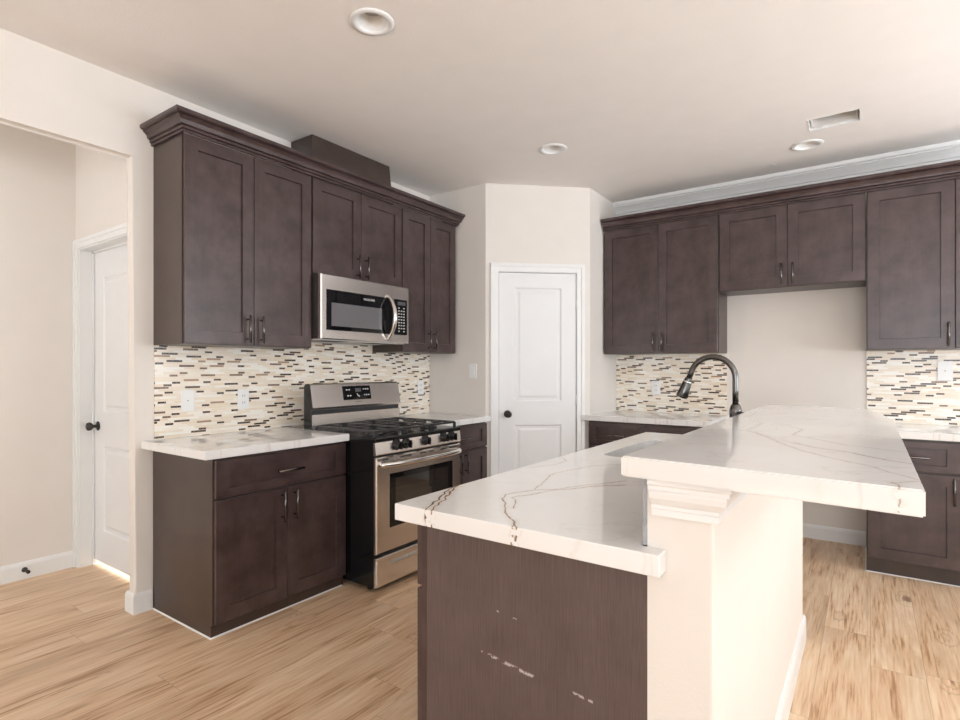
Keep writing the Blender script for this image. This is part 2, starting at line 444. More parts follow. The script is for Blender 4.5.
def obj(name, m, mat, parent=None, label=None, origin=None, uvf=None, smooth=False):
    bm = m.bm if isinstance(m, M) else m
    xs = [v.co for v in bm.verts]
    lo = Vector((min(c[i] for c in xs) for i in range(3))); hi = Vector((max(c[i] for c in xs) for i in range(3)))
    org = Vector(origin) if origin else Vector(((lo.x + hi.x) / 2, (lo.y + hi.y) / 2, lo.z))
    if uvf:
        ul = bm.loops.layers.uv.new('UVMap')
        for f in bm.faces:
            for l in f.loops: l[ul].uv = uvf(l.vert.co)
    for v in bm.verts: v.co -= org
    me = bpy.data.meshes.new(name); bm.to_mesh(me); bm.free()
    me.materials.append(mat)
    if smooth:
        for p in me.polygons: p.use_smooth = True
    o = bpy.data.objects.new(name, me); COL.objects.link(o)
    if parent:
        o.parent = parent; o.location = org - WL[parent.name]
    else: o.location = org
    WL[o.name] = org
    if label: o['label'] = label
    return o
def struct(name, m, mat, label=None, cat=None, **k):
    o = obj(name, m, mat, **k); o['kind'] = 'structure'
    if label: o['label'] = label
    if cat: o['category'] = cat
    return o
def text_mesh(s, size, f, u, z, v, extrude=.0004):
    cu = bpy.data.curves.new('t', 'FONT'); cu.body = s; cu.size = size; cu.align_x = 'CENTER'; cu.align_y = 'CENTER'
    cu.resolution_u = 2
    o = bpy.data.objects.new('t', cu); COL.objects.link(o)
    dg = bpy.context.evaluated_depsgraph_get(); dg.update()
    me = bpy.data.meshes.new_from_object(o.evaluated_get(dg))
    bpy.data.objects.remove(o); bpy.data.curves.remove(cu)
    m = M(); m.bm.from_mesh(me); bpy.data.meshes.remove(me)
    # give the lettering a real thickness
    r = bmesh.ops.extrude_face_region(m.bm, geom=m.bm.faces[:])
    for e in r['geom']:
        if isinstance(e, bmesh.types.BMVert): e.co.z += extrude
    for q in m.bm.verts: q.co = Vector(f(u + q.co.x, v + q.co.z, z + q.co.y))
    bmesh.ops.recalc_face_normals(m.bm, faces=m.bm.faces)
    return m

CZ = 2.83      # ceiling height
BY = 4.93      # back wall plane
WX = -3.18     # cooking wall plane
# ================================================================== ROOM SHELL
m = M(); m.box((-5.2, -4.7, -.1), (3.7, 5.3, 0)); struct('floor', m, FLOOR, 'light oak plank floor', 'floor')

# ceiling slab with blind recesses for the can lights and the open duct cut-out
LIGHTS = [(-1.787, 1.707), (-1.790, 3.418), (-.340, 4.357)]
m = M(); m.box((-5.2, -4.7, CZ), (3.7, 5.3, CZ + .30))
ceil = struct('ceiling', m, CEIL, 'beige painted ceiling', 'ceiling')
cm = M()
for (x, y) in LIGHTS: cm.lathe([(.074, -.05), (.074, .10)], (x, y, CZ), n=40)
random.seed(3)
hole = []
hx0, hx1, hy0, hy1 = -.302, -.042, 3.930, 4.112
for i in range(9): hole.append((hx0 + (hx1 - hx0) * i / 8, hy0 + random.uniform(-.005, .004)))
for i in range(6): hole.append((hx1 + random.uniform(-.003, .004), hy0 + (hy1 - hy0) * (i + .5) / 6))
for i in range(9): hole.append((hx1 - (hx1 - hx0) * i / 8, hy1 + random.uniform(-.005, .005)))
for i in range(6): hole.append((hx0 + random.uniform(-.004, .004), hy1 - (hy1 - hy0) * (i + .5) / 6))
cm.prism(hole, CZ - .05, CZ + .20)
cut = obj('cutter', cm, CEIL)
bo = ceil.modifiers.new('b', 'BOOLEAN'); bo.operation = 'DIFFERENCE'; bo.object = cut; bo.solver = 'EXACT'
dg = bpy.context.evaluated_depsgraph_get(); dg.update()
me2 = bpy.data.meshes.new_from_object(ceil.evaluated_get(dg))
ceil.modifiers.clear(); ceil.data = me2; bpy.data.objects.remove(cut)

# cooking wall with the wide cased-free opening to the hall
m = M()
q = bmesh.new()
op = [(-.6, 0), (-.6, 2.44), (1.33, 2.44), (1.33, 0), (5.1, 0), (5.1, CZ), (-4.6, CZ), (-4.6, 0)]
lo = [q.verts.new((WX - .074, y, z)) for y, z in op]; hi = [q.verts.new((WX, y, z)) for y, z in op]
for i in range(len(op)): q.faces.new((lo[i], lo[(i + 1) % 8], hi[(i + 1) % 8], hi[i]))
q.faces.new(lo[::-1]); q.faces.new(hi)
eds = [e for e in q.edges if all(-.61 <= v.co.y <= 1.34 and v.co.z <= 2.45 for v in e.verts)
       and abs(e.verts[0].co.x - e.verts[1].co.x) < 1e-6 and (e.verts[0].co - e.verts[1].co).length > .1
       and not (e.verts[0].co.z < .01 and e.verts[1].co.z < .01)]
bmesh.ops.bevel(q, geom=eds, offset=.012, segments=3, affect='EDGES', profile=.5)
m._merge(q, fw)
struct('wall_left', m, WALL, 'cream wall with the hall opening', 'wall')
m = M(); m.box((-3.27, BY, 0), (3.6, BY + .12, CZ)); struct('wall_back', m, WALL, 'cream back wall', 'wall')
# pantry corner: return wall, diagonal wall with a door opening, side wall
def ip(u, v): p = PA + PD * u + PN * v; return (p.x, p.y)
m = M()
m.prism([(WX, 3.73), tuple(PA), ip(.100, 0), ip(.100, -.11), (WX + .11, 3.84), (WX, 3.84)], 0, CZ)
m.prism([ip(.783, 0), tuple(PB), (PB.x, BY), (PB.x - .11, BY), (PB.x - .11, PB.y + .05), ip(.783, -.11)], 0, CZ)
m.prism([ip(.100, 0), ip(.783, 0), ip(.783, -.11), ip(.100, -.11)], 2.115, CZ)
struct('wall_pantry', m, WALL, 'cream diagonal pantry wall', 'wall')
# hall beyond the opening
m = M(); m.box((-4.40, -4.6, 0), (-4.28, 1.43, CZ)); struct('wall_hall', m, WALL, 'cream hall wall', 'wall')
m = M()
m.box((-4.40, 1.43, 0), (-4.222, 1.55, CZ)); m.box((-3.38, 1.43, 0), (WX - .074, 1.55, CZ)); m.box((-4.222, 1.43, 2.09), (-3.38, 1.55, CZ))
struct('wall_hall_end', m, WALL, 'cream hall end wall', 'wall')
m = M(); m.box((-4.9, 1.55, 0), (-4.8, 3.6, CZ)); m.box((-4.9, 3.5, 0), (WX - .074, 3.6, CZ))
struct('wall_far_room', m, WALL, 'wall of the room behind the hall door', 'wall')
# window walls behind the camera and on the right
m = M()
m.box((-4.4, -4.6, 0), (3.6, -4.48, .5)); m.box((-4.4, -4.6, 2.5), (3.6, -4.48, CZ))
for a, b in ((-4.4, -4.25), (-3.25, -2.1), (2.7, 3.6)): m.box((a, -4.6, .5), (b, -4.48, 2.5))
struct('wall_front', m, WALL, 'window wall behind the camera', 'wall')
m = M()
m.box((3.5, -4.6, 0), (3.62, 5.05, .5)); m.box((3.5, -4.6, 2.5), (3.62, 5.05, CZ))
for a, b in ((-4.6, -1.55), (1.2, 1.95), (4.45, 5.05)): m.box((3.5, a, .5), (3.62, b, 2.5))
struct('wall_right', m, WALL, 'window wall on the right', 'wall')
def window(n, f, u0, u1):
    m = M(f)
    for z0, z1 in ((.5, .56), (2.44, 2.5)): m.box((u0, -.08, z0), (u1, -.03, z1))
    k = max(1, round((u1 - u0) / 1.2))
    for i in range(k + 1):
        c = u0 + (u1 - u0) * i / k
        m.box((max(u0, c - .03), -.08, .56), (min(u1, c + .03), -.03, 2.44))
    struct('window_%d' % n, m, TRIM, 'white window frame', 'window')
window(1, lambda u, v, z: (u, -4.48 + v, z), -2.1, 2.7)
window(2, lambda u, v, z: (3.5 - v, u, z), -1.55, 1.2)
window(4, lambda u, v, z: (3.5 - v, u, z), 1.95, 4.45)  # unseen window added to go with the kitchen-side fill lamp
window(3, lambda u, v, z: (u, -4.48 + v, z), -4.25, -3.25)

# ------------------------------------------------------------------ baseboards and mouldings
BB = [(0, 0), (.014, 0), (.014, .085), (.010, .100), (.006, .106), (0, .106)]
m = M(); m.sweep([(-4.28, -4.4), (-4.28, 1.425)], BB); struct('baseboard_hall', m, TRIM, 'white hall baseboard', 'baseboard')
m = M(); m.sweep([(WX - .074, 1.43), (WX - .074, 1.33), (WX, 1.33), (WX, 1.412)], BB, side=-1 if False else 1)
struct('baseboard_left', m, TRIM, 'white baseboard wrapped round the wall end', 'baseboard')
m = M(); m.sweep([(-.94, BY), (-.012, BY)], BB); struct('baseboard_back', m, TRIM, 'white baseboard in the refrigerator recess', 'baseboard')
# white ceiling crown along the back wall
CR = [(0, 0), (.014, 0), (.014, .012), (.010, .015), (.024, .019), (.028, .028), (.040, .044), (.062, .064), (.072, .070), (.066, .078), (.084, .084), (.088, .096), (.088, .110), (0, .110)]
m = M(); m.sweep([(PB.x, BY), (3.5, BY)], [(o, CZ - .110 + z) for o, z in CR]); struct('trim_1', m, TRIM, 'white ceiling crown moulding', 'moulding')

# ================================================================== CABINETS
def pull(f, u, z, length, parent, vertical=True, mat=PULL, v0=.0):
    m = M(f); h = length / 2; off = .033
    if vertical:
        m.tube([(u, v0 + off, z - h), (u, v0 + off, z + h)], .0066, 10)
        for s in (-1, 1): m.tube([(u, v0, z + s * (h - .022)), (u, v0 + off, z + s * (h - .022))], .0045, 8)
    else:
        m.tube([(u - h, v0 + off, z), (u + h, v0 + off, z)], .0066, 10)
        for s in (-1, 1): m.tube([(u + s * (h - .022), v0, z), (u + s * (h - .022), v0 + off, z)], .0045, 8)
    return obj('handle', m, mat, parent)
def shaker(name, f, u0, u1, z0, z1, parent, st=.068, rail=None, th=.020, mat=None):
    rail = rail or st; c = .0018; d = .012
    m = M(f)
    m.loft([(u0, u1, z0, z1, .001), (u0, u1, z0, z1, th - c), (u0 + c, u1 - c, z0 + c, z1 - c, th),
            (u0 + st, u1 - st, z0 + rail, z1 - rail, th), (u0 + st + .002, u1 - st - .002, z0 + rail + .002, z1 - rail - .002, th - d)])
    return obj(name, m, mat or WOOD, parent)
G = .0022
UZ0, UZ1 = 1.430, 2.515
def wall_cab(f, u0, u1, z0, z1, depth, splits, label, handles, group='dark wall cabinets', base_loc=None, hl=.155):
    t = thing('wall_cabinet', f((u0 + u1) / 2, -depth / 2, z0), label, 'cabinet', group)
    m = M(f)
    e = .0006
    m.box((u0 + e, -depth, z0), (u1 - e, 0, z1))
    obj('cabinet_body', m, WOODS, t)
    for (a, b), hu in zip(splits, handles):
        d = shaker('door', f, a + G, b - G, z0 + .004, z1 - .006, t)
        pull(f, hu, z0 + .093, hl, d, v0=.020)
    return t
fs = f_stove(-2.875)
wall_cab(fs, 1.422, 2.218, UZ0, UZ1, .305, [(1.426, 1.818), (1.818, 2.214)], 'dark wall cabinet beside the hall opening, left of the microwave', [1.775, 1.857])
wall_cab(fs, 2.218, 3.036, 1.903, UZ1, .305, [(2.222, 2.627), (2.627, 3.032)], 'short dark wall cabinet directly above the microwave', [2.588, 2.668])
wall_cab(fs, 3.036, 3.692, UZ0, UZ1, .305, [(3.040, 3.364), (3.364, 3.688)], 'narrow dark wall cabinet right of the microwave', [3.330, 3.400])
fb = f_back(4.62)
wall_cab(fb, -1.905, -.958, UZ0, UZ1, .31, [(-1.901, -1.432), (-1.432, -.962)], 'dark wall cabinet next to the pantry corner, above the left back counter', [-1.468, -1.396])
wall_cab(fb, -.956, -.012, 1.905, UZ1, .31, [(-.952, -.484), (-.484, -.016)], 'short dark wall cabinet over the empty refrigerator recess', [-.520, -.448])
wall_cab(fb, -.010, .918, UZ0, UZ1, .31, [(-.006, .454), (.454, .914)], 'dark wall cabinet at the right edge, above the right back counter', [.420, .488])

WC = [(0, 0), (.012, 0), (.012, .010), (.009, .013), (.020, .016), (.020, .026), (.016, .030), (.030, .034), (.031, .040), (.036, .052), (.047, .063), (.054, .067), (.050, .072), (.064, .076), (.068, .082), (.068, .096), (0, .096)]
WCz = [(o, 2.509 + z) for o, z in WC]
m = M(); m.sweep([(WX, 1.421), (-2.852, 1.421), (-2.852, 3.693), (-3.0, 3.693)][::1], WCz, side=1)
o = obj('crown_molding', m, WOOD); tag(o, 'dark stepped crown moulding topping the cabinets over the range', 'moulding', 'cabinet crown mouldings')
m = M(); m.sweep([(-1.906, 4.597), (3.4 if False else .95, 4.597)], WCz, side=1)
o = obj('crown_molding', m, WOOD); tag(o, 'dark stepped crown moulding topping the back wall cabinets', 'moulding', 'cabinet crown mouldings')

# vent duct cover standing on the middle cabinet
m = M()
q = bmesh.new()
c8 = [q.verts.new(p) for p in [(WX + .003, 2.295, 2.517), (-2.955, 2.295, 2.517), (-2.955, 3.045, 2.517), (WX + .003, 3.045, 2.517),
                               (WX + .003, 2.295, CZ - .002), (-2.955, 2.295, CZ - .002), (-2.955, 3.000, CZ - .002), (WX + .003, 3.000, CZ - .002)]]
for fc in ((0, 1, 2, 3), (4, 5, 6, 7), (0, 1, 5, 4), (1, 2, 6, 5), (2, 3, 7, 6), (3, 0, 4, 7)): q.faces.new([c8[i] for i in fc])
m._merge(q, fw)
o = obj('duct_cover', m, WOODS); tag(o, 'dark wooden box hiding the duct between cabinet top and ceiling', 'duct cover')

def base_cab(f, u0, u1, depth, label, drawers, doors, side=None, ztop=.868, toe=.030, zd=(.072, .664), zr=(.676, .858)):
    t = thing('base_cabinet', f((u0 + u1) / 2, -depth / 2, 0), label, 'cabinet', 'dark base cabinets')
    m = M(f); e = .0006
    prof = [(-depth, 0), (-toe, 0), (-toe, zd[0] - .012), (0, zd[0] - .002), (0, ztop), (-depth, ztop)]
    m.prism(prof, u0 + e, u1 - e, axis=0)
    obj('cabinet_body', m, WOODS, t)
    for (a, b) in drawers:
        d = shaker('drawer', f, a + G, b - G, zr[0], zr[1], t, st=.068, rail=.040)
        pull(f, (a + b) / 2, (zr[0] + zr[1]) / 2 - .005, .16, d, vertical=False, v0=.020)
    for (a, b, hu) in doors:
        d = shaker('door', f, a + G, b - G, zd[0], zd[1], t)
        pull(f, hu, .572, .16, d, v0=.020)
    return t
fs = f_stove(-2.570)
base_cab(fs, 1.416, 2.231, .602, 'dark base cabinet between the hall opening and the range', [(1.420, 2.227)], [(1.420, 1.822, 1.784), (1.822, 2.227, 1.862)], toe=.014)
base_cab(fs, 3.050, 3.722, .602, 'dark base cabinet between the range and the pantry corner', [(3.054, 3.718)], [(3.054, 3.377, 3.340), (3.377, 3.718, 3.416)])
fb = f_back(4.30)
base_cab(fb, -1.914, -.95, .622, 'dark base cabinet beside the pantry door, half hidden by the island', [(-1.910, -1.425), (-1.425, -.954)], [(-1.910, -1.425, -1.465), (-1.425, -.954, -1.385)], zd=(.100, .664))
base_cab(fb, -.008, .918, .622, 'dark base cabinet at the right edge, seen past the raised bar', [(-.004, .455), (.455, .914)], [(-.004, .455, .417), (.455, .914, .493)], zd=(.105, .664))

# thin white caulk at the cabinet feet
m = M()
def caulk(m, path):
    m.sweep(path, [(0, .0), (.006, .0), (0, .006)])
caulk(m, [(WX + .014, 1.4155), (-2.5835, 1.4155), (-2.5835, 2.22)]); struct('trim_2', m, TRIM, 'white caulk bead at the foot of the range-side cabinet', 'trim')
m = M(); caulk(m, [(-.0085, BY - .02), (-.0085, 4.3305), (.918, 4.3305)]); struct('trim_3', m, TRIM, 'white caulk bead at the foot of the right cabinet', 'trim')

# ------------------------------------------------------------------ counters
QV = quartz('white_quartz', (0, 0), [])
def slab(name, pts, z0, z1, mat, label, cat='countertop', group=None, bev=.003, origin=None):
    m = M(); m.prism(pts, z0, z1, bev=bev)
    o = obj(name, m, mat, origin=origin); tag(o, label, cat, group); return o
CT = (.872, .914)
slab('countertop', [(WX + .001, 1.360), (-2.530, 1.360), (-2.530, 2.234), (WX + .001, 2.234)], *CT, QV, 'white quartz worktop left of the range, nearest the hall opening', group='perimeter worktops')
slab('countertop', [(WX + .001, 3.048), (-2.530, 3.048), (-2.530, 3.768), (-2.536, 3.768), (-2.5755, 3.7285), (WX + .001, 3.7285)], *CT, QV, 'short white quartz worktop between the range and the pantry', group='perimeter worktops')
slab('countertop', [(-1.970, 4.262), (-.945, 4.262), (-.945, BY - .001), (-1.9185, BY - .001), (-1.9185, 4.334), (-1.970, 4.286)], *CT, QV, 'white quartz worktop on the back wall right of the pantry door', group='perimeter worktops')
slab('countertop', [(-.030, 4.262), (.95, 4.262), (.95, BY - .001), (-.030, BY - .001)], *CT, QV, 'white quartz worktop on the back wall at the right edge', group='perimeter worktops')

# ------------------------------------------------------------------ mosaic backsplash
def splash(f, parts, uvf, label):
    m = M(f)
    for (u0, u1, z0, z1) in parts: m.box((u0, 0.0005, z0), (u1, .008, z1))
    o = obj('backsplash', m, TILE, uvf=uvf); tag(o, label, 'backsplash', 'mosaic backsplashes')
fsw = f_stove(WX); fbw = f_back(BY)
splash(fsw, [(1.425, 2.218, .9145, 1.4295), (2.218, 3.036, .9145, 1.482), (3.036, 3.722, .9145, 1.4295)], lambda c: (c.y, c.z), 'cream and brown strip mosaic backsplash behind the range')
splash(fbw, [(-1.9185, -.960, .9145, 1.4295)], lambda c: (c.x + 9, c.z), 'cream and brown strip mosaic backsplash behind the faucet')
splash(fbw, [(-.008, .918, .9145, 1.4295)], lambda c: (c.x + 21, c.z), 'cream and brown strip mosaic backsplash at the right edge')

# ------------------------------------------------------------------ wall plates
def plate(f, u, z, kind, label, v0=.008, w=.074, h=.122, group='white wall plates'):
    t = thing('outlet' if kind != 'switch' else 'light_switch', f(u, v0, z - h / 2), label, 'outlet' if kind != 'switch' else 'switch', group)
    m = M(f); m.box((u - w / 2, v0, z - h / 2), (u + w / 2, v0 + .006, z + h / 2), .002); obj('cover_plate', m, PLASTIC, t)
    v1 = v0 + .006
    if kind == 'duplex':
        for s in (-1, 1):
            m = M(f); m.box((u - .017, v1 - .001, z + s * .021 - .0135), (u + .017, v1 + .0025, z + s * .021 + .0135), .002); r = obj('socket', m, PLASTIC, t)
            m = M(f)
            for q in (-.007, .007): m.box((u + q - .0015, v1 + .002, z + s * .021 - .005), (u + q + .0015, v1 + .003, z + s * .021 + .006))
            obj('slot', m, SLOT, r)
    elif kind == 'switch':
        m = M(f); m.box((u - .017, v1 - .001, z - .033), (u + .017, v1 + .004, z + .033), .002); obj('rocker', m, PLASTIC, t)
    else:
        m = M(f); m.lathe([(.004, 0), (.003, .001)], (u, v1 - .0005, z), ax=(0, 1, 0), n=10); obj('screw', m, SLOT, t)
    return t
plate(fsw, 1.602, 1.120, 'blank', 'blank white wall plate on the mosaic, nearest the hall opening')
plate(fsw, 1.943, 1.113, 'duplex', 'white duplex outlet on the mosaic just left of the range')
plate(fsw, 3.600, 1.140, 'duplex', 'white outlet on the mosaic right of the range')
plate(f_back(3.73), -2.700, 1.283, 'switch', 'white light switch on the plain wall left of the pantry door', v0=.0005)
plate(fbw, -1.546, 1.132, 'duplex', 'white outlet on the back mosaic left of the faucet')
plate(fbw, .432, 1.287, 'blank', 'white wall plate on the right mosaic at the right edge', w=.082, h=.135)

# ================================================================== DOORS
def panel_door(name, f, u0, u1, z0, z1, panels, lab, mat=DOORW, th=.035):
    """panels [(a,b,c,d)] recessed moulded panels, sharing the same side stiles"""
    m = M(f); pl, pr = panels[0][0], panels[0][1]
    m.box((u0, -th, z0), (pl, 0, z1)); m.box((pr, -th, z0), (u1, 0, z1))
    zs = [z0] + [q for p in sorted(panels, key=lambda p: p[2]) for q in (p[2], p[3])] + [z1]
    for i in range(0, len(zs), 2): m.box((pl, -th, zs[i]), (pr, 0, zs[i + 1]))
    for (a, b, c, d) in panels:
        r = [(0, -th), (0, 0), (.006, -.004), (.012, -.010), (.030, -.010), (.046, -.003), (.050, -.0025)]
        m.loft([(a + i, b - i, c + i, d - i, v) for i, v in r])
    o = struct(name, m, mat, lab, 'door')
    return o
def casing(f, u0, u1, ztop, wd, name, lab, legs=(True, True), zb=0):
    """flat stepped casing round a door opening"""
    m = M(f)
    def leg(a, b, inner_right):
        m.box((a, 0.0005, zb), (b, .011, ztop + .001))
        k = (b - a)
        if inner_right: m.box((a, .009, zb), (a + k * .42, .018, ztop + wd * .58 + .002))
        else: m.box((b - k * .42, .009, zb), (b, .018, ztop + wd * .58 + .002))
    if legs[0]: leg(u0 - wd, u0, True)
    if legs[1]: leg(u1, u1 + wd, False)
    m.box((u0 - (wd if legs[0] else 0), .0005, ztop), (u1 + (wd if legs[1] else 0), .011, ztop + wd), .002)
    m.box((u0 - (wd if legs[0] else 0), .009, ztop + wd * .58), (u1 + (wd if legs[1] else 0), .018, ztop + wd), .003)
    struct(name, m, TRIM, lab, 'trim')
def knob(f, u, z, parent, v0=0.0):
    m = M(f)
    m.lathe([(.030, 0), (.031, .004), (.026, .008), (.011, .012), (.010, .028), (.018, .034), (.026, .044), (.028, .054), (.024, .064), (.010, .070)], (u, v0, z), ax=(0, 1, 0), n=24)
    return obj('door_knob', m, OILBRONZE, parent, label='dark round door knob')
# pantry door
casing(f_pantry, .108, .775, 2.108, .068, 'trim_4', 'white casing round the pantry door')
m = M(f_pantry)
m.box((.1005, -.10, 0), (.110, .001, 2.106)); m.box((.773, -.10, 0), (.7825, .001, 2.106)); m.box((.1005, -.10, 2.104), (.7825, .001, 2.1145))
struct('trim_5', m, TRIM, 'white pantry door jamb', 'trim')
fpd = lambda u, v, z: f_pantry(u, v - .006, z)
d1 = panel_door('door_1', fpd, .1135, .7695, .012, 2.100, [(.245, .645, .235, .835), (.245, .645, 1.030, 1.978)], 'white two-panel pantry door on the diagonal wall')
knob(fpd, .184, .927, d1)
for z in (.25, 1.04, 1.84):
    m = M(fpd); m.tube([(.7715, .004, z - .045), (.7715, .004, z + .045)], .0055, 8); obj('hinge', m, PLASTIC, d1, label='painted white hinge')
m = M(fpd); m.box((.1105, -.02, .890), (.1130, .0005, .965)); obj('latch_plate', m, OILBRONZE, d1)
# hall door
fh = f_back(1.43)
casing(fh, -4.222, -3.38, 2.086, .0570, 'trim_6', 'white casing round the hall door', legs=(True, True))
m = M(fh)
m.box((-4.2215, -.115, 0), (-4.212, .001, 2.084)); m.box((-3.39, -.115, 0), (-3.3805, .001, 2.084)); m.box((-4.2215, -.115, 2.078), (-3.3805, .001, 2.0895))
m.box((-4.212, -.08, 0), (-4.200, -.070, 2.078)); m.box((-4.212, -.08, 2.066), (-3.39, -.070, 2.078))
struct('trim_7', m, TRIM, 'white hall door jamb', 'trim')
fhd = lambda u, v, z: fh(u, v - .082, z)
d2 = panel_door('door_2', fhd, -4.209, -3.393, .036, 2.074, [(-4.075, -3.52, .24, .80), (-4.075, -3.52, 1.02, 1.90)], 'white two-panel hall door seen through the opening at left', th=.03)
knob(fhd, -4.145, .925, d2)
# rubber tipped door stop on the hall baseboard
t = thing('door_stop', (-4.26, 1.157, .04), 'small black door stop on the hall baseboard', 'door stop')
m = M(); m.lathe([(.016, 0), (.015, .004), (.006, .007), (.006, .055)], (-4.266, 1.157, .058), ax=(1, 0, 0), n=16); obj('post', m, OILBRONZE, t)
m = M(); m.lathe([(.010, 0), (.011, .004), (.010, .016), (.004, .018)], (-4.211, 1.157, .058), ax=(1, 0, 0), n=16); obj('rubber_tip', m, BLACK, t)

# ================================================================== RANGE
rg = thing('gas_range', (-2.6, 2.617, 0), 'stainless freestanding gas range with black cooktop, between the two base cabinets', 'stove')
f = f_stove(-2.31); y0, y1 = 2.238, 3.044
m = M(f); m.box((y0 + .004, -.63, .03), (y1 - .004, -.0215, .874), .002)
for u in (y0 + .05, y1 - .05):
    for v in (-.58, -.10): m.lathe([(.018, 0), (.018, .031)], (u, v, 0), n=12)
obj('body', m, BLACK, rg)
m = M(f); m.prism([(-.021, .798), (-.006, .798), (0, .806), (-.010, .876), (-.021, .878)], y0, y1, axis=0)
cp = obj('control_panel', m, STEEL, rg)
for u in (2.412, 2.496, 2.674, 2.860, 2.946):
    m = M(f)
    m.lathe([(.031, -.004), (.031, .003), (.027, .006), (.024, .010), (.0235, .030), (.020, .034)], (u, -.004, .843), ax=(0, 1, 0), n=24)
    m.box((u - .0055, .020, .820), (u + .0055, .041, .866), .002)
    k = obj('knob', m, BLACK, cp)
    m = M(f); m.lathe([(.037, 0), (.037, .0035), (.034, .0050)], (u, -.0065, .843), ax=(0, 1, 0), n=24); obj('bezel', m, BLACK, k)
m = M(f); m.box((y0 - .002, -.625, .872), (y1 + .002, -.004, .900), .008, 3)
ct = obj('cooktop', m, BLACK, rg)
# burners
for (u, v, r) in ((2.382, -.17, .045), (2.382, -.44, .036), (2.640, -.305, .042), (2.896, -.17, .050), (2.896, -.44, .036)):
    m = M(f); m.lathe([(r + .012, .8985), (r + .010, .908), (r, .909), (r, .918), (r - .006, .922)], (u, v, 0), n=24); obj('burner', m, IRON, ct)
# cast iron grates
def grate(a, b):
    m = M(f); zt, z0_ = .940, .9005; t_ = .0065
    v0_, v1_ = -.575, -.035
    def bar(p, q, r=None):
        (pu, pv), (qu, qv) = p, q
        if abs(pu - qu) > abs(pv - qv): m.box((min(pu, qu), pv - t_, zt - .014), (max(pu, qu), pv + t_, zt), .003)
        else: m.box((pu - t_, min(pv, qv), zt - .014), (pu + t_, max(pv, qv), zt), .003)
    bar((a, v0_), (b, v0_)); bar((a, v1_), (b, v1_)); bar((a, v0_), (a, v1_)); bar((b, v0_), (b, v1_))
    mid = (v0_ + v1_) / 2; bar((a, mid), (b, mid))
    uc = (a + b) / 2
    for vv in ((v0_ + mid) / 2, (v1_ + mid) / 2):
        bar((a, vv), (a + .085, vv)); bar((b - .085, vv), (b, vv))
        bar((uc, vv - .115), (uc, vv - .042)); bar((uc, vv + .042), (uc, vv + .115))
    for u in (a, b):
        for vv in (v0_, mid, v1_): m.box((u - .008, vv - .008, z0_), (u + .008, vv + .008, zt - .006), .002)
    obj('grate', m, IRON, ct)
grate(2.266, 2.500); grate(2.522, 2.758); grate(2.780, 3.016)
# back guard
m = M(f)
bg = [(-.655, .895), (-.655, 1.188), (-.640, 1.203), (-.612, 1.205), (-.598, 1.196), (-.570, 1.052), (-.574, 1.040), (-.590, 1.036), (-.592, 1.012), (-.580, 1.006), (-.578, .899)]
m.prism(bg, y0 + .004, y1 - .004, axis=0)
g = obj('back_guard', m, STEEL, rg)
m = M(f)
for a, b in ((y0 + .001, y0 + .005), (y1 - .005, y1 - .001)):
    m = M(f); m.prism([(v - .001, z) for v, z in bg], a, b, axis=0); obj('end_cap', m, BLACK, g)
m = M(f); m.box((y0 + .008, -.597, 1.012), (y1 - .008, -.5885, 1.034)); obj('vent_gap', m, SLOT, g)
def fbg(u, v, z):       # sloped face of the guard: z runs up the slope
    k = (z - 1.052) / (1.196 - 1.052)
    return f(u, -.570 - .028 * k + v, z)
m = M(fbg); m.box((2.500, .0003, 1.090), (2.750, .003, 1.184), .001); dp = obj('display_panel', m, BLKGLASS, g)
m = M(fbg); m.box((2.610, .0030, 1.142), (2.662, .0036, 1.168)); obj('clock', m, LCD, dp)
for (u, z, ww, hh) in ((2.512, 1.158, .013, .007), (2.534, 1.158, .013, .007), (2.518, 1.118, .013, .008), (2.540, 1.118, .013, .008), (2.664, 1.160, .010, .007), (2.684, 1.160, .010, .008),
                       (2.704, 1.160, .010, .008), (2.668, 1.120, .006, .007), (2.686, 1.120, .012, .008), (2.708, 1.120, .010, .008), (2.602, 1.126, .004, .014), (2.610, 1.118, .012, .005), (2.618, 1.112, .012, .004)):
    u += .022; m = M(fbg); m.box((u - ww / 2, .0028, z - hh / 2), (u + ww / 2, .0036, z + hh / 2)); obj('button_mark', m, TEXTW, dp)
m = text_mesh('FRIGIDAIRE', .013, fbg, 2.634, 1.076, .0002, .0006); obj('lettering', m, TEXTD, g, label='small grey maker lettering')
for u in (2.50, 2.72):
    m = M(f); m.lathe([(.006, 0), (.004, .003)], (u, -.5915, 1.024), ax=(0, 1, 0), n=10); obj('screw', m, CHROME, g)
# oven door
m = M(f)
D = [(y0 + .003, y1 - .003, .226, .786, -.021), (y0 + .003, y1 - .003, .226, .786, -.006), (y0 + .009, y1 - .009, .232, .780, 0),
     (2.349, 2.950, .362, .680, 0), (2.352, 2.947, .365, .677, -.010)]
m.loft(D); od = obj('oven_door', m, STEEL, rg)
m = M(f)
m.loft([(2.350, 2.949, .363, .679, -.012), (2.350, 2.949, .363, .679, .0015), (2.352, 2.947, .365, .677, .003)])
wd = obj('oven_window', m, BLKGLASS, od)
m = M(f); m.loft([(2.392, 2.902, .398, .650, .0025), (2.394, 2.900, .400, .648, .0040)]); obj('glass_pane', m, plain('tinted_oven_glass', (.03, .026, .022), .03, spec=.9), wd)
m = M(f)
hp = [(y0 + .035 + (y1 - y0 - .07) * i / 24, .018 + .045 * math.sin(math.pi * i / 24) ** .55, .742) for i in range(25)]
hp = [(hp[0][0], -.002, .742)] + hp + [(hp[-1][0], -.002, .742)]
m.tube(hp, .017, 14, flat=1.0); obj('handle', m, CHROME, od)
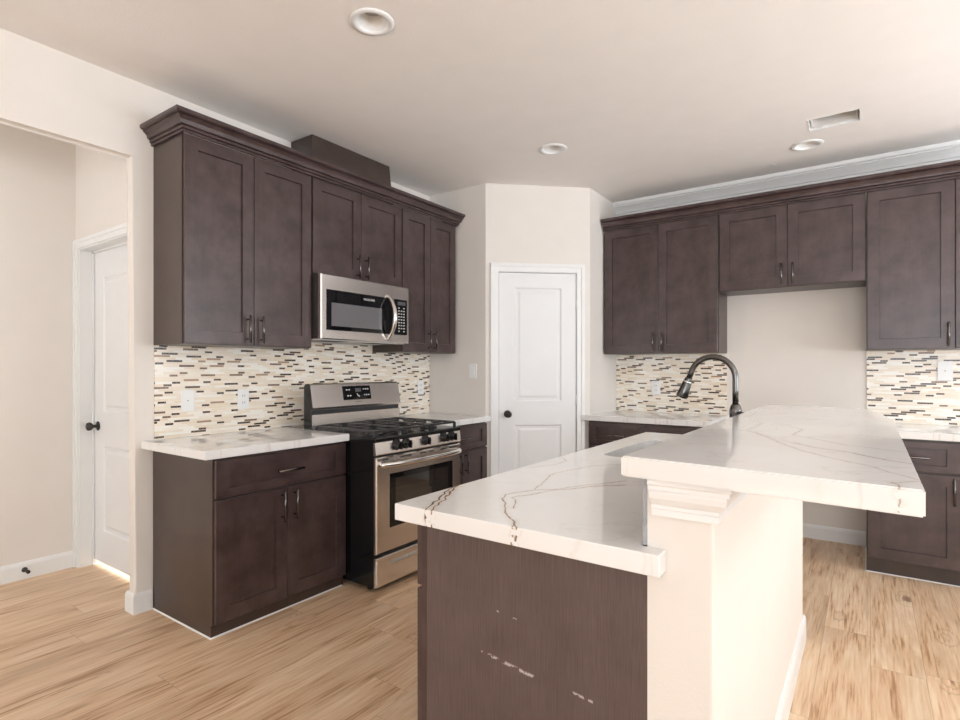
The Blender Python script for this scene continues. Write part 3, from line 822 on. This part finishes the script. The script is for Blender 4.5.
for (a, b) in ((2.27, 2.32), (2.42, 2.52), (2.60, 2.66), (2.69, 2.73), (2.80, 2.86), (2.90, 2.97)): m = M(f); m.box((a + .02, -.0005, .765), (b + .02, .0012, .773)); obj('vent_slot', m, SLOT, od)
# drawer
m = M(f)
m.loft([(y0 + .003, y1 - .003, .034, .204, -.021), (y0 + .003, y1 - .003, .034, .204, -.006), (y0 + .008, y1 - .008, .040, .199, 0),
        (2.36, 2.88, .140, .172, 0), (2.362, 2.878, .146, .170, -.016)])
dr = obj('warming_drawer', m, STEEL, rg)
m = M(f); m.box((2.362, -.014, .141), (2.878, .002, .150), .002); obj('drawer_grip', m, CHROME, dr)

# ================================================================== MICROWAVE
mw = thing('microwave', (-2.98, 2.627, 1.485), 'stainless over-range microwave under the short cabinet', 'microwave')
f = f_stove(-2.78); a0, a1 = 2.226, 3.028
m = M(f); m.box((a0 + .003, -.395, 1.492), (a1 - .003, -.028, 1.899)); obj('body', m, plain('dark_steel_case', (.05, .045, .042), .4), mw)
m = M(f); m.box((a0 + .01, -.390, 1.484), (a1 - .01, -.040, 1.492)); bt = obj('bottom_panel', m, GALV, mw)
for a in (2.30, 2.74): m = M(f); m.box((a, -.20, 1.482), (a + .22, -.08, 1.485)); obj('grease_filter', m, SLOT, bt)
m = M(f)
m.loft([(a0, 2.864, 1.488, 1.898, -.028), (a0, 2.864, 1.488, 1.898, -.006), (a0 + .007, 2.864, 1.494, 1.893, 0)])
md = obj('door', m, STEEL, mw)
m = M(f); m.box((2.266, -.001, 1.547), (2.858, .0025, 1.804), .0015); mwn = obj('window', m, BLKGLASS, md)
m = M(f); m.box((2.305, .002, 1.574), (2.748, .0036, 1.722)); obj('window_screen', m, MESHGL, mwn)
m = text_mesh('FRIGIDAIRE', .020, f, 2.628, 1.770, .0026); obj('lettering', m, TEXTW, mwn, label='small white maker lettering')
m = M(f)
hp = [(2.806, -.002 + .075 * math.sin(math.pi * i / 24) ** .8, 1.502 + .325 * i / 24) for i in range(25)]
m.tube(hp, [.008 + .009 * math.sin(math.pi * i / 24) for i in range(25)], 14, flat=1.0); obj('handle', m, CHROME, md)
m = M(f)
m.loft([(2.866, a1, 1.488, 1.898, -.028), (2.866, a1, 1.488, 1.898, -.006), (2.866, a1 - .006, 1.494, 1.893, 0)])
cp = obj('control_panel', m, STEEL, mw)
m = M(f); m.box((2.872, -.001, 1.547), (3.004, .0025, 1.804), .0015); kp = obj('keypad', m, BLKGLASS, cp)
m = M(f); m.box((2.905, .002, 1.762), (2.985, .0035, 1.788)); obj('clock', m, LCD, kp)
for r in range(9):
    for c in range(3):
        if r in (0, 8) and c == 1: continue
        m = M(f); m.box((2.912 + c * .026, .0022, 1.738 - r * .021), (2.924 + c * .026, .0034, 1.745 - r * .021)); obj('button_mark', m, TEXTW, kp)

# ================================================================== ISLAND
# raised-bar half wall
KX0, KX1, KY0, KY1 = -.393, -.256, 1.190, 3.05
m = M()
def rounded(x0, x1, ya, yb, r, cs=(1, 1, 1, 1), n=5):
    pts = []
    for (cx, cy, a, on) in ((x0 + r, ya + r, 180, cs[0]), (x1 - r, ya + r, 270, cs[1]), (x1 - r, yb - r, 0, cs[2]), (x0 + r, yb - r, 90, cs[3])):
        if on:
            for i in range(n + 1):
                t = math.radians(a + 90 * i / n); pts.append((cx + r * math.cos(t), cy + r * math.sin(t)))
        else:
            pts.append({180: (x0, ya), 270: (x1, ya), 0: (x1, yb), 90: (x0, yb)}[a])
    return pts
m.prism(rounded(KX0, KX1, KY0, KY1, .008, (0, 1, 1, 0), 3), 0, 1.068)
struct('wall_island', m, WALL, 'cream half wall holding up the raised bar', 'wall')
m = M(); m.sweep([(KX0 + .001, KY0), (KX1, KY0), (KX1, KY1), (KX0, KY1)], [(0, 0), (.014, 0), (.014, .095), (.010, .112), (.006, .12), (0, .12)])
struct('baseboard_island', m, TRIM, 'white baseboard round the half wall', 'baseboard')
CP = [(0, 0), (.009, 0), (.009, .014), (.012, .016), (.012, .024), (.018, .028), (.027, .040), (.030, .052), (.030, .058), (.036, .060), (.036, .068), (.040, .072), (.040, .081), (0, .081)]
m = M(); m.sweep([(KX0 + .012, KY0), (KX1, KY0), (KX1, KY1), (KX0, KY1)], [(o, .9865 + z) for o, z in CP])
struct('trim_8', m, TRIM, 'white moulding under the raised bar', 'moulding')

# island base cabinet
t = thing('island_cabinet', (-.72, 2.2, 0), 'dark island base cabinet under the lower worktop', 'cabinet')
m = M(); m.box((-1.030, 1.212, 0), (KX0 - .002, 3.30, .866)); m.bm.faces.ensure_lookup_table()
bmesh.ops.delete(m.bm, geom=[fc for fc in m.bm.faces if fc.normal.z > .9], context='FACES')
obj('cabinet_body', m, WOODS, t)
m = M(); m.box((-1.026, 1.192, 0), (KX0 - .0005, 1.211, .866), .0015); obj('end_panel', m, PANEL, t, label='scuffed dark end panel')
fi = lambda u, v, z: (-1.052 - v, u, z)
m = M(); m.box((-1.052, 1.200, .075), (-1.0305, 3.295, .866)); obj('face_frame', m, WOOD, t)
us = [1.20, 1.66, 2.12, 2.58, 3.04, 3.293]
for i, (a, b) in enumerate(zip(us[:-1], us[1:])):
    d = shaker('door', fi, a + G, b - G, .08, .862 if False else .664, t)
    pull(fi, (b - .04) if i % 2 == 0 else (a + .04), .57, .16, d, v0=.020)
    d = shaker('drawer', fi, a + G, b - G, .676, .858, t, rail=.040)
    if 0 < i < 4: pull(fi, (a + b) / 2, .762, .16, d, vertical=False, v0=.020)

# sink cut-out outline
sx0, sx1, sy0, sy1 = -.985, -.560, 2.325, 2.995
def rect_r(x0, x1, ya, yb, r, n=6): return rounded(x0, x1, ya, yb, r, (1, 1, 1, 1), n)
ISO = (-.75, 2.2, .872)
def bp(u, v, z):
    d = 550 * (1.30 - z) / (v - 369); l = d * (u - 480) / 550
    a = math.atan(388 / 550); return (-d * math.sin(a) + l * math.cos(a), d * math.cos(a) + l * math.sin(a))
def pl(px, z): return [bp(u, v, z) for u, v in px]
BR = (.26, .14, .075); BL = (.13, .09, .065); GR = (.30, .27, .24)
iv = [
    (pl([(426, 516), (426, 509), (432, 504), (439, 499), (446, 492), (452, 488), (457, 484)], .914), .0035, BL, 1.0),
    (pl([(432, 517), (432, 510), (438, 504), (444, 500), (450, 493), (455, 488), (459, 484)], .914), .0030, BR, 1.0),
    (pl([(507, 536), (511, 527), (515, 524), (511, 519), (505, 512), (506, 505), (502.5, 499), (505, 494.5), (520, 492), (535, 490), (570, 489), (595, 486), (625, 485)], .914), .0032, BR, .95),
    (pl([(517, 538), (517, 529), (512, 521)], .914), .0030, BL, .9),
    (pl([(513, 508), (516, 503), (515, 499), (512, 497.5), (530, 494.5), (570, 487), (625, 481)], .914), .0026, BR, .8),
    (pl([(535, 489), (547, 479), (552, 474), (565, 471), (592, 466), (625, 464)], .914), .0026, BR, .7),
    (pl([(530, 467.5), (555, 464.5), (566, 461), (564, 458), (557, 457.5)], .914), .0024, BR, .6),
]
QI = quartz('veined_quartz_island', ISO, iv, rough=.06, faint=.12)
q = bmesh.new()
outer = [(-1.112, 1.150), (-.352, 1.142), (-.352, 1.1895), (KX0 - .0115, 1.1895), (KX0 - .0115, 3.34), (-1.112, 3.34)]
inner = rect_r(sx0, sx1, sy0, sy1, .07)
def ring_slab(outer, inner, z0, z1):
    q = bmesh.new()
    for z in (z0, z1):
        ov = [q.verts.new((x, y, z)) for x, y in outer]; iv_ = [q.verts.new((x, y, z)) for x, y in inner]
        es = [q.edges.new((ov[i], ov[(i + 1) % len(ov)])) for i in range(len(ov))] + [q.edges.new((iv_[i], iv_[(i + 1) % len(iv_)])) for i in range(len(iv_))]
        bmesh.ops.triangle_fill(q, use_beauty=True, use_dissolve=False, edges=es)
        if z == z0: lo_o, lo_i = ov, iv_
    for L0, L1 in ((lo_o, ov), (lo_i, iv_)):
        n = len(L0)
        for i in range(n): q.faces.new((L0[i], L0[(i + 1) % n], L1[(i + 1) % n], L1[i]))
    return q
m = M(); m._merge(ring_slab(outer, inner, .867, .914), fw)
o = obj('island_countertop', m, QI, origin=ISO); tag(o, 'white quartz island worktop with brown veins and a sink cut-out', 'countertop')
b = o.modifiers.new('edge', 'BEVEL'); b.width = .0025; b.segments = 2; b.limit_method = 'ANGLE'; b.angle_limit = math.radians(60)

# rough-edged splash strip between worktop and bar
m = M(); m.box((KX0 - .0105, 1.196, .9145), (KX0 - .0005, 3.05, 1.067), .001)
o = obj('splash_strip', m, plain('pale_quartz_strip', (.72, .70, .67), .15)); tag(o, 'upright quartz strip between island worktop and raised bar', 'backsplash')
m = M()
random.seed(5); pts = []
zz = [.915 + (.152) * i / 12 for i in range(13)]
q = bmesh.new(); A = []; Bv = []
for z in zz:
    r = random.uniform(.002, .0055); A.append(q.verts.new((KX0 - .011 - random.uniform(0, .002), 1.1955, z))); Bv.append((z, r))
C_ = [q.verts.new((KX0 - .0005, 1.1955, z)) for z in zz]
D_ = [q.verts.new((KX0 - .006 + random.uniform(-.002, .002), 1.1955 - r, z)) for z, r in Bv]
for i in range(12):
    q.faces.new((A[i], D_[i], D_[i + 1], A[i + 1])); q.faces.new((D_[i], C_[i], C_[i + 1], D_[i + 1])); q.faces.new((C_[i], A[i], A[i + 1], C_[i + 1]))
q.faces.new((A[0], C_[0], D_[0])); q.faces.new((A[-1], D_[-1], C_[-1]))
m._merge(q, fw); struct('trim_9', m, CAULK, 'grey caulk bead beside the half wall', 'trim')

# raised bar
BZ = 1.112; BO = (-.2, 2.2, 1.068)
bv = [
    (pl([(757, 410), (747, 417), (763, 423), (748, 430), (773, 438), (813, 447), (853, 453), (887, 460), (914, 464)], BZ), .0022, GR, .75),
    (pl([(753, 432), (797, 449), (827, 457), (873, 467), (907, 477), (921, 481), (890, 483)], BZ), .0018, (.42, .34, .27), .6),
    (pl([(790, 427), (802, 429), (793, 435), (847, 445), (887, 450), (912, 453)], BZ), .0018, (.42, .34, .27), .55),
    (pl([(740, 413), (787, 407.5), (827, 411), (880, 420)], BZ), .0020, (.50, .42, .36), .45),
    (pl([(892, 482), (902, 488)], BZ), .002, GR, .7),
]
QB = quartz('veined_quartz_bar', BO, bv, rough=.06, faint=.16)
barp = [(-.437, 1.150), (.073, 1.094), (.077, 2.50), (.050, 2.80), (-.022, 3.20), (-.440, 3.31)]
slab('bar_countertop', barp, 1.0685, BZ, QB, 'thick white quartz raised bar top on the half wall', origin=BO)

# sink
sk = thing('sink', (-.77, 2.66, .68), 'undermount stainless sink set in the island worktop', 'sink')
m = M(); q = bmesh.new()
o1 = rect_r(sx0 - .02, sx1 + .02, sy0 - .02, sy1 + .02, .08); i1 = rect_r(sx0 - .003, sx1 + .003, sy0 - .003, sy1 + .003, .072)
i2 = rect_r(sx0 + .006, sx1 - .006, sy0 + .006, sy1 - .006, .065); i3 = rect_r(sx0 + .03, sx1 - .03, sy0 + .03, sy1 - .03, .05)
rings = [(o1, .8655), (i1, .8655), (i2, .70), (i3, .68)]
prev = None
for pts, z in rings:
    vs = [q.verts.new((x, y, z)) for x, y in pts]
    if prev:
        for k in range(len(vs)): q.faces.new((prev[k], prev[(k + 1) % len(vs)], vs[(k + 1) % len(vs)], vs[k]))
    prev = vs
q.faces.new(prev); m._merge(q, fw)
so = obj('basin', m, SINKST, sk); sm_ = so.modifiers.new('s', 'SOLIDIFY'); sm_.thickness = .0015; sm_.offset = -1
m = M(); m.lathe([(.045, .6805), (.040, .683), (.020, .682)], (-.77, 2.66, 0), n=24); obj('drain', m, CHROME, sk)

# faucet
fx, fy = -.498, 2.745
fc_ = thing('faucet', (fx, fy, .914), 'tall dark gunmetal gooseneck faucet with pull-down head, rising behind the raised bar', 'faucet')
m = M(); m.lathe([(.032, .9145), (.032, .924), (.026, .930), (.0200, .940), (.0200, 1.06), (.026, 1.080), (.027, 1.110), (.022, 1.128), (.0150, 1.140)], (fx, fy, 0), n=24)
obj('base_column', m, GUN, fc_)
m = M()
R_ = .100; zc = 1.257
path = [(fx, fy, 1.14), (fx, fy, 1.20), (fx, fy, zc)]
for i in range(1, 17):
    t = math.radians(180 * i / 16 * .915); path.append((fx - R_ + R_ * math.cos(t), fy, zc + R_ * math.sin(t)))
e = Vector(path[-1]) - Vector(path[-2]); e.normalize()
pe = Vector(path[-1]) + e * .03; path.append(tuple(pe))
m.tube(path, .0135, 16); obj('gooseneck', m, GUN, fc_)
m = M(); h0 = pe
m.lathe([(.014, -.004), (.019, .006), (.018, .012), (.021, .022), (.025, .066), (.029, .090), (.025, .098)], h0, ax=e, n=24)
hd = obj('spray_head', m, GUN, fc_)
m = M(); m.lathe([(.0205, .014), (.0225, .018), (.0205, .022)], h0, ax=e, n=24); obj('collar_ring', m, CHROME, hd)
m = M(); m.tube([(fx + .018, fy - .012, 1.085), (fx + .045, fy - .025, 1.088)], .012, 14); m.tube([(fx + .036, fy - .022, 1.088), (fx + .040, fy - .050, 1.098), (fx + .041, fy - .070, 1.104)], [.008, .0065, .0055], 10)
obj('lever', m, GUN, fc_)

# ================================================================== CEILING FIXTURES
labs = ['round white recessed light nearest the camera', 'round white recessed light in front of the pantry door', 'round white recessed light next to the open duct hole']
for (x, y), lb in zip(LIGHTS, labs):
    t = thing('recessed_light', (x, y, CZ - .006), lb, 'ceiling light', 'recessed ceiling lights')
    m = M(); m.lathe([(.0735, .0), (.098, .0), (.096, -.005), (.078, -.008), (.070, -.004), (.066, .010), (.0735, .010), (.0735, 0)], (x, y, CZ), n=40, capped=False); obj('trim_ring', m, TRIM, t)
    m = M(); m.lathe([(.0725, .004), (.066, .006), (.046, .055), (.046, .06), (.0725, .06), (.0725, .004)], (x, y, CZ), n=40, capped=False); obj('reflector', m, TRIM, t)
    m = M(); m.lathe([(.046, .056), (.040, .054), (.010, .052)], (x, y, CZ), n=32); obj('lens', m, LENS, t)
t = thing('duct_opening', (-.172, 4.02, CZ), 'rough rectangular duct hole cut in the ceiling', 'duct opening')
m = M()
X0, X1, Y0, Y1 = -.294, -.050, 3.938, 4.104
for a, b in (((X0, Y0), (X1, Y0 + .004)), ((X0, Y1 - .004), (X1, Y1)), ((X0, Y0), (X0 + .004, Y1)), ((X1 - .004, Y0), (X1, Y1))):
    m.box((a[0], a[1], CZ + .013), (b[0], b[1], CZ + .198))
obj('metal_boot', m, GALV, t)
# torn white paper edge of the cut drywall
m = M(); n = len(hole); q = bmesh.new(); random.seed(9)
c0 = Vector((-.172, 4.02)); rr = [[], [], [], []]
for (x, y) in hole:
    d = (Vector((x, y)) - c0); d.normalize(); k = random.uniform(.003, .009)
    rr[0].append(q.verts.new((x - d.x * .001, y - d.y * .001, CZ + .012)))
    rr[1].append(q.verts.new((x - d.x * .001, y - d.y * .001, CZ - .001)))
    rr[2].append(q.verts.new((x + d.x * k, y + d.y * k, CZ - .002)))
    rr[3].append(q.verts.new((x + d.x * k, y + d.y * k, CZ + .0005)))
for a, b in zip(rr[:-1], rr[1:]):
    for k in range(n): q.faces.new((a[k], a[(k + 1) % n], b[(k + 1) % n], b[k]))
m._merge(q, fw); obj('torn_edge', m, TRIM, t, label='torn white drywall paper edge')
# small patch near the back crown
m = M(); random.seed(4)
m.prism([(-.576 + .028 * math.cos(a) * random.uniform(.5, 1), 4.642 + .028 * math.sin(a) * random.uniform(.5, 1)) for a in [i * .57 for i in range(11)]], CZ - .003, CZ + .0005)
o = obj('plaster_patch', m, TRIM); tag(o, 'small rough white plaster patch on the ceiling above the short cabinet', 'patch')
